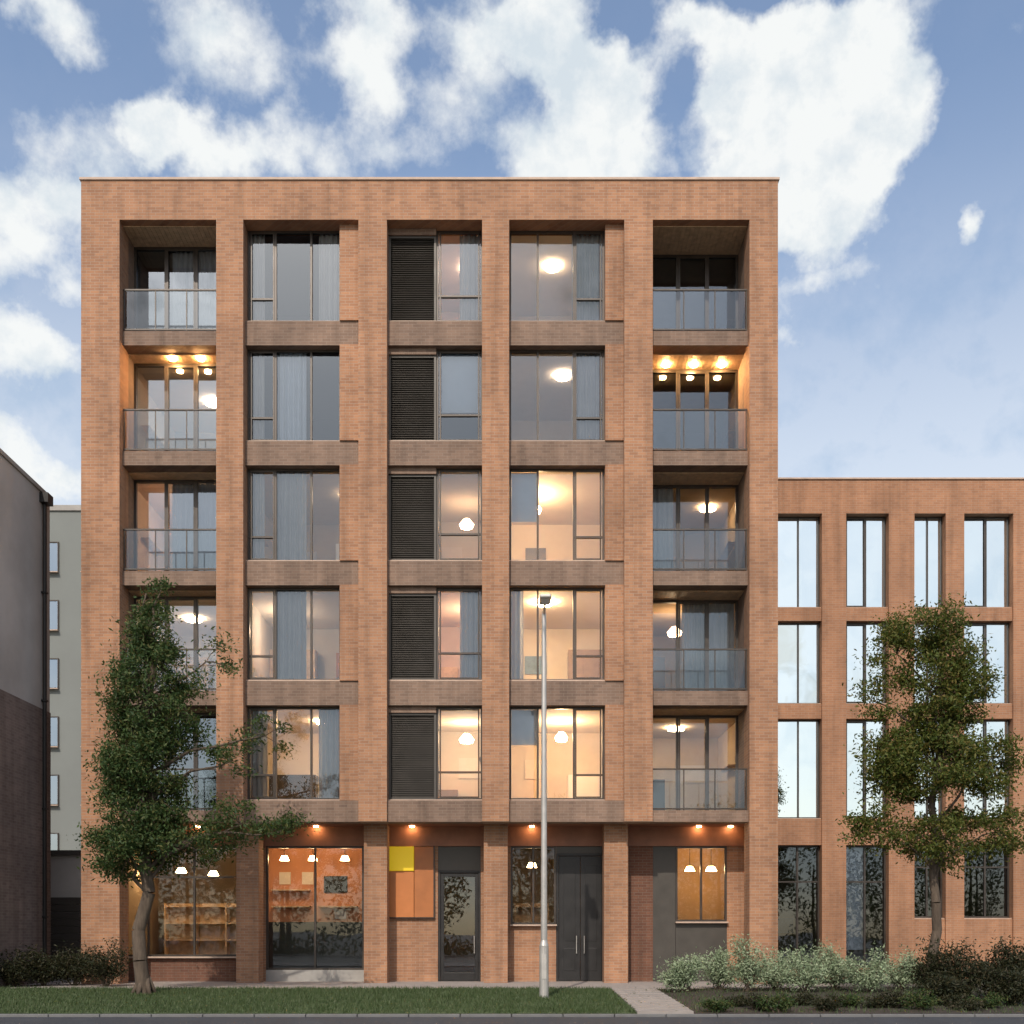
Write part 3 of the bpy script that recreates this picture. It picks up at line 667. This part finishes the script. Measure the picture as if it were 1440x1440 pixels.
# ------------------------------------------------------------------ lamp post
lx, ly = PX(765, 25), -5.0
P = thing('street_lamp', (lx, ly, .1), 'slim pale grey lamp post standing on the lawn before the brick block', 'street lamp')
pz = PZ(862, 25)
pm = MB(); pm.tube((lx, ly, .08), (lx, ly, 1.3), .105, .105, 16); pm.tube((lx, ly, 1.3), (lx, ly, 1.42), .105, .075, 16, False); pm.tube((lx, ly, 1.42), (lx, ly, pz), .075, .05, 16)
pm.build('post', M['steel'], P, smooth=False)
boxobj('access_door', M['steel'], P, lx-.05, lx+.05, ly-.112, ly-.09, .55, 1.1)
am = MB(); am.tube((lx, ly+.0, pz-.03), (lx, ly-.5, pz+.05), .03, .026, 10); am.build('arm', M['steel'], P)
hm = MB(); hm.box(lx-.13, lx+.13, ly-1.1, ly-.48, pz+.02, pz+.10); ho = hm.build('lamp_head', M['steel'], P, bevel=.03)
boxobj('lens', M['blind'], ho, lx-.09, lx+.09, ly-1.02, ly-.6, pz+.012, pz+.019)

# ------------------------------------------------------------------ sky, sun
world = bpy.data.worlds.new('World'); S.world = world; world.use_nodes = True
wn, wl = world.node_tree.nodes, world.node_tree.links; wn.clear()
out = wn.new('ShaderNodeOutputWorld')
sky = wn.new('ShaderNodeTexSky'); sky.sky_type = 'NISHITA'; sky.sun_disc = False
# sun sits behind the camera (-Y), a little to the left
sd = Vector((sin(R(SUN_AZ))*cos(R(SUN_EL)), -cos(R(SUN_AZ))*cos(R(SUN_EL)), sin(R(SUN_EL))))
sky.sun_elevation = R(SUN_EL); sky.sun_rotation = R(180 - SUN_AZ)
sky.air_density = 1.0; sky.dust_density = 1.8; sky.ozone_density = .6; sky.altitude = 50
bg = wn.new('ShaderNodeBackground'); bg.inputs[1].default_value = .15; wl.new(sky.outputs[0], bg.inputs[0])
def mth(op, a, b_=None, clamp=False):
    m = wn.new('ShaderNodeMath'); m.operation = op; m.use_clamp = clamp
    for i, v in ((0, a), (1, b_)):
        if v is None: continue
        if isinstance(v, (int, float)): m.inputs[i].default_value = v
        else: wl.new(v, m.inputs[i])
    return m.outputs[0]
tc = wn.new('ShaderNodeTexCoord'); sp = wn.new('ShaderNodeSeparateXYZ'); wl.new(tc.outputs['Generated'], sp.inputs[0])
az = mth('ARCTAN2', sp.outputs[0], sp.outputs[1]); el = mth('ARCSINE', sp.outputs[2])
nz1 = wn.new('ShaderNodeTexNoise'); nz1.inputs['Scale'].default_value = 9; nz1.inputs['Detail'].default_value = 6; nz1.inputs['Roughness'].default_value = .6; wl.new(tc.outputs['Generated'], nz1.inputs[0])
nv = wn.new('ShaderNodeVectorMath'); nv.operation = 'SUBTRACT'; wl.new(nz1.outputs['Color'], nv.inputs[0]); nv.inputs[1].default_value = (.5, .5, .5)
cb = wn.new('ShaderNodeCombineXYZ'); wl.new(az, cb.inputs[0]); wl.new(el, cb.inputs[1])
ns = wn.new('ShaderNodeVectorMath'); ns.operation = 'MULTIPLY_ADD'; wl.new(nv.outputs[0], ns.inputs[0]); ns.inputs[1].default_value = (.16, .10, 0); wl.new(cb.outputs[0], ns.inputs[2])
CL = [(60, 20, 70, 55, .8), (290, 40, 90, 70, .42), (520, 60, 60, 110, .7), (640, 20, 110, 40, .35), (330, 215, 230, 46, .75), (215, 175, 50, 50, .8), (110, 245, 120, 50, .4),
      (60, 330, 120, 80, .8), (60, 490, 130, 50, .8), (20, 640, 170, 80, .95), (-40, 400, 90, 60, .5), (790, 45, 75, 70, 1.2), (850, 110, 90, 60, 1.1), (830, 215, 130, 60, 1.1), (960, 15, 50, 35, .7),
      (1120, 70, 110, 70, 1.2), (1150, 170, 140, 100, 1.3), (1110, 250, 90, 70, 1.2), (1180, 290, 80, 70, 1.0), (1270, 130, 70, 90, .65), (1110, 20, 150, 40, .7), (1378, 300, 24, 45, .6), (1190, 400, 120, 40, .35), (1110, 480, 60, 60, .4), (640, 150, 150, 110, .36), (430, 110, 120, 70, .36), (690, 40, 60, 60, .3)]
acc = None
for (px, py, rx, ry, am_) in CL:
    v = Vector(((px-HX)/F, 1, (HY-py)/F)).normalized(); a0, e0 = atan2(v.x, v.y), asin(v.z)
    s_ = 1/F
    r1 = rx*s_*.95*1.35; r2 = ry*s_*.72*1.35
    q = wn.new('ShaderNodeVectorMath'); q.operation = 'SUBTRACT'; wl.new(ns.outputs[0], q.inputs[0]); q.inputs[1].default_value = (a0, e0, 0)
    q2 = wn.new('ShaderNodeVectorMath'); q2.operation = 'MULTIPLY'; wl.new(q.outputs[0], q2.inputs[0]); q2.inputs[1].default_value = (1/r1, 1/r2, 0)
    q3 = wn.new('ShaderNodeVectorMath'); q3.operation = 'LENGTH'; wl.new(q2.outputs[0], q3.inputs[0])
    f = mth('MULTIPLY', mth('SUBTRACT', 1.0, q3.outputs['Value'], True), am_)
    acc = f if acc is None else mth('ADD', acc, f)
# the rest of the sky: broken cumulus all round
nz2 = wn.new('ShaderNodeTexNoise'); nz2.inputs['Scale'].default_value = 3.2; nz2.inputs['Detail'].default_value = 8; nz2.inputs['Roughness'].default_value = .58; wl.new(tc.outputs['Generated'], nz2.inputs[0])
gen = mth('MULTIPLY', mth('SUBTRACT', nz2.outputs[0], .47, True), 3.0)
side = wn.new('ShaderNodeMapRange'); side.interpolation_type = 'SMOOTHSTEP'; wl.new(mth('ABSOLUTE', az), side.inputs[0]); side.inputs[1].default_value = .55; side.inputs[2].default_value = .9
gen = mth('MULTIPLY', gen, side.outputs[0])
nz3 = wn.new('ShaderNodeTexNoise'); nz3.inputs['Scale'].default_value = 16; nz3.inputs['Detail'].default_value = 9; nz3.inputs['Roughness'].default_value = .62; wl.new(tc.outputs['Generated'], nz3.inputs[0])
den = mth('ADD', mth('ADD', acc, gen), mth('MULTIPLY', mth('SUBTRACT', nz3.outputs[0], .5), 1.35))
fac = wn.new('ShaderNodeMapRange'); fac.interpolation_type = 'SMOOTHSTEP'; wl.new(den, fac.inputs[0]); fac.inputs[1].default_value = .06; fac.inputs[2].default_value = .66; fac.inputs[4].default_value = .97
up = wn.new('ShaderNodeMapRange'); wl.new(sp.outputs[2], up.inputs[0]); up.inputs[1].default_value = 0; up.inputs[2].default_value = .06
veil = wn.new('ShaderNodeMapRange'); veil.interpolation_type = 'SMOOTHSTEP'; wl.new(el, veil.inputs[0]); veil.inputs[1].default_value = R(37); veil.inputs[2].default_value = R(17); veil.inputs[3].default_value = .04; veil.inputs[4].default_value = .60   # thin high veil, thicker towards the horizon
facm = mth('MULTIPLY', mth('MAXIMUM', fac.outputs[0], veil.outputs[0]), up.outputs[0])
nz4 = wn.new('ShaderNodeTexNoise'); nz4.inputs['Scale'].default_value = 12; nz4.inputs['Detail'].default_value = 8; nz4.inputs['Roughness'].default_value = .6; wl.new(tc.outputs['Generated'], nz4.inputs[0])
shd = wn.new('ShaderNodeMapRange'); off = wn.new('ShaderNodeVectorMath'); off.operation = 'ADD'; wl.new(tc.outputs['Generated'], off.inputs[0]); off.inputs[1].default_value = (-.006, 0, .022)
nz5 = wn.new('ShaderNodeTexNoise'); nz5.inputs['Scale'].default_value = 12; nz5.inputs['Detail'].default_value = 8; nz5.inputs['Roughness'].default_value = .6; wl.new(off.outputs[0], nz5.inputs[0])
wl.new(mth('ADD', mth('SUBTRACT', nz4.outputs[0], nz5.outputs[0]), mth('MULTIPLY', nz4.outputs[0], .45)), shd.inputs[0]); shd.inputs[1].default_value = .02; shd.inputs[2].default_value = .27
shc = wn.new('ShaderNodeMix'); shc.data_type = 'RGBA'; wl.new(shd.outputs[0], shc.inputs[0]); shc.inputs[6].default_value = (.72, .80, .86, 1); shc.inputs[7].default_value = (.98, 1, .99, 1)
bc = wn.new('ShaderNodeBackground'); wl.new(shc.outputs[2], bc.inputs[0]); bc.inputs[1].default_value = .73
mx = wn.new('ShaderNodeMixShader'); wl.new(facm, mx.inputs[0]); wl.new(bg.outputs[0], mx.inputs[1]); wl.new(bc.outputs[0], mx.inputs[2]); wl.new(mx.outputs[0], out.inputs[0])

sl = bpy.data.lights.new('Sun', 'SUN'); sl.energy = 2.5; sl.angle = R(.53); sl.color = (1, .90, .78)
so = bpy.data.objects.new('Sun', sl); COL.objects.link(so); so.rotation_euler = sd.to_track_quat('Z', 'Y').to_euler(); so.location = (20, -60, 60)

# ------------------------------------------------------------------ camera
cam = bpy.data.cameras.new('Camera'); co = bpy.data.objects.new('Camera', cam); COL.objects.link(co)
co.location = (0, -D, EYE); co.rotation_euler = (R(90), 0, 0)
cam.sensor_width = 36; cam.lens = 36*F/1440; cam.shift_y = (HY-720)/1440; cam.clip_end = 3000; cam.clip_start = .1
S.camera = co
S.view_settings.view_transform = 'Standard'; S.view_settings.look = 'None'; S.view_settings.exposure = .40; S.view_settings.gamma = 1
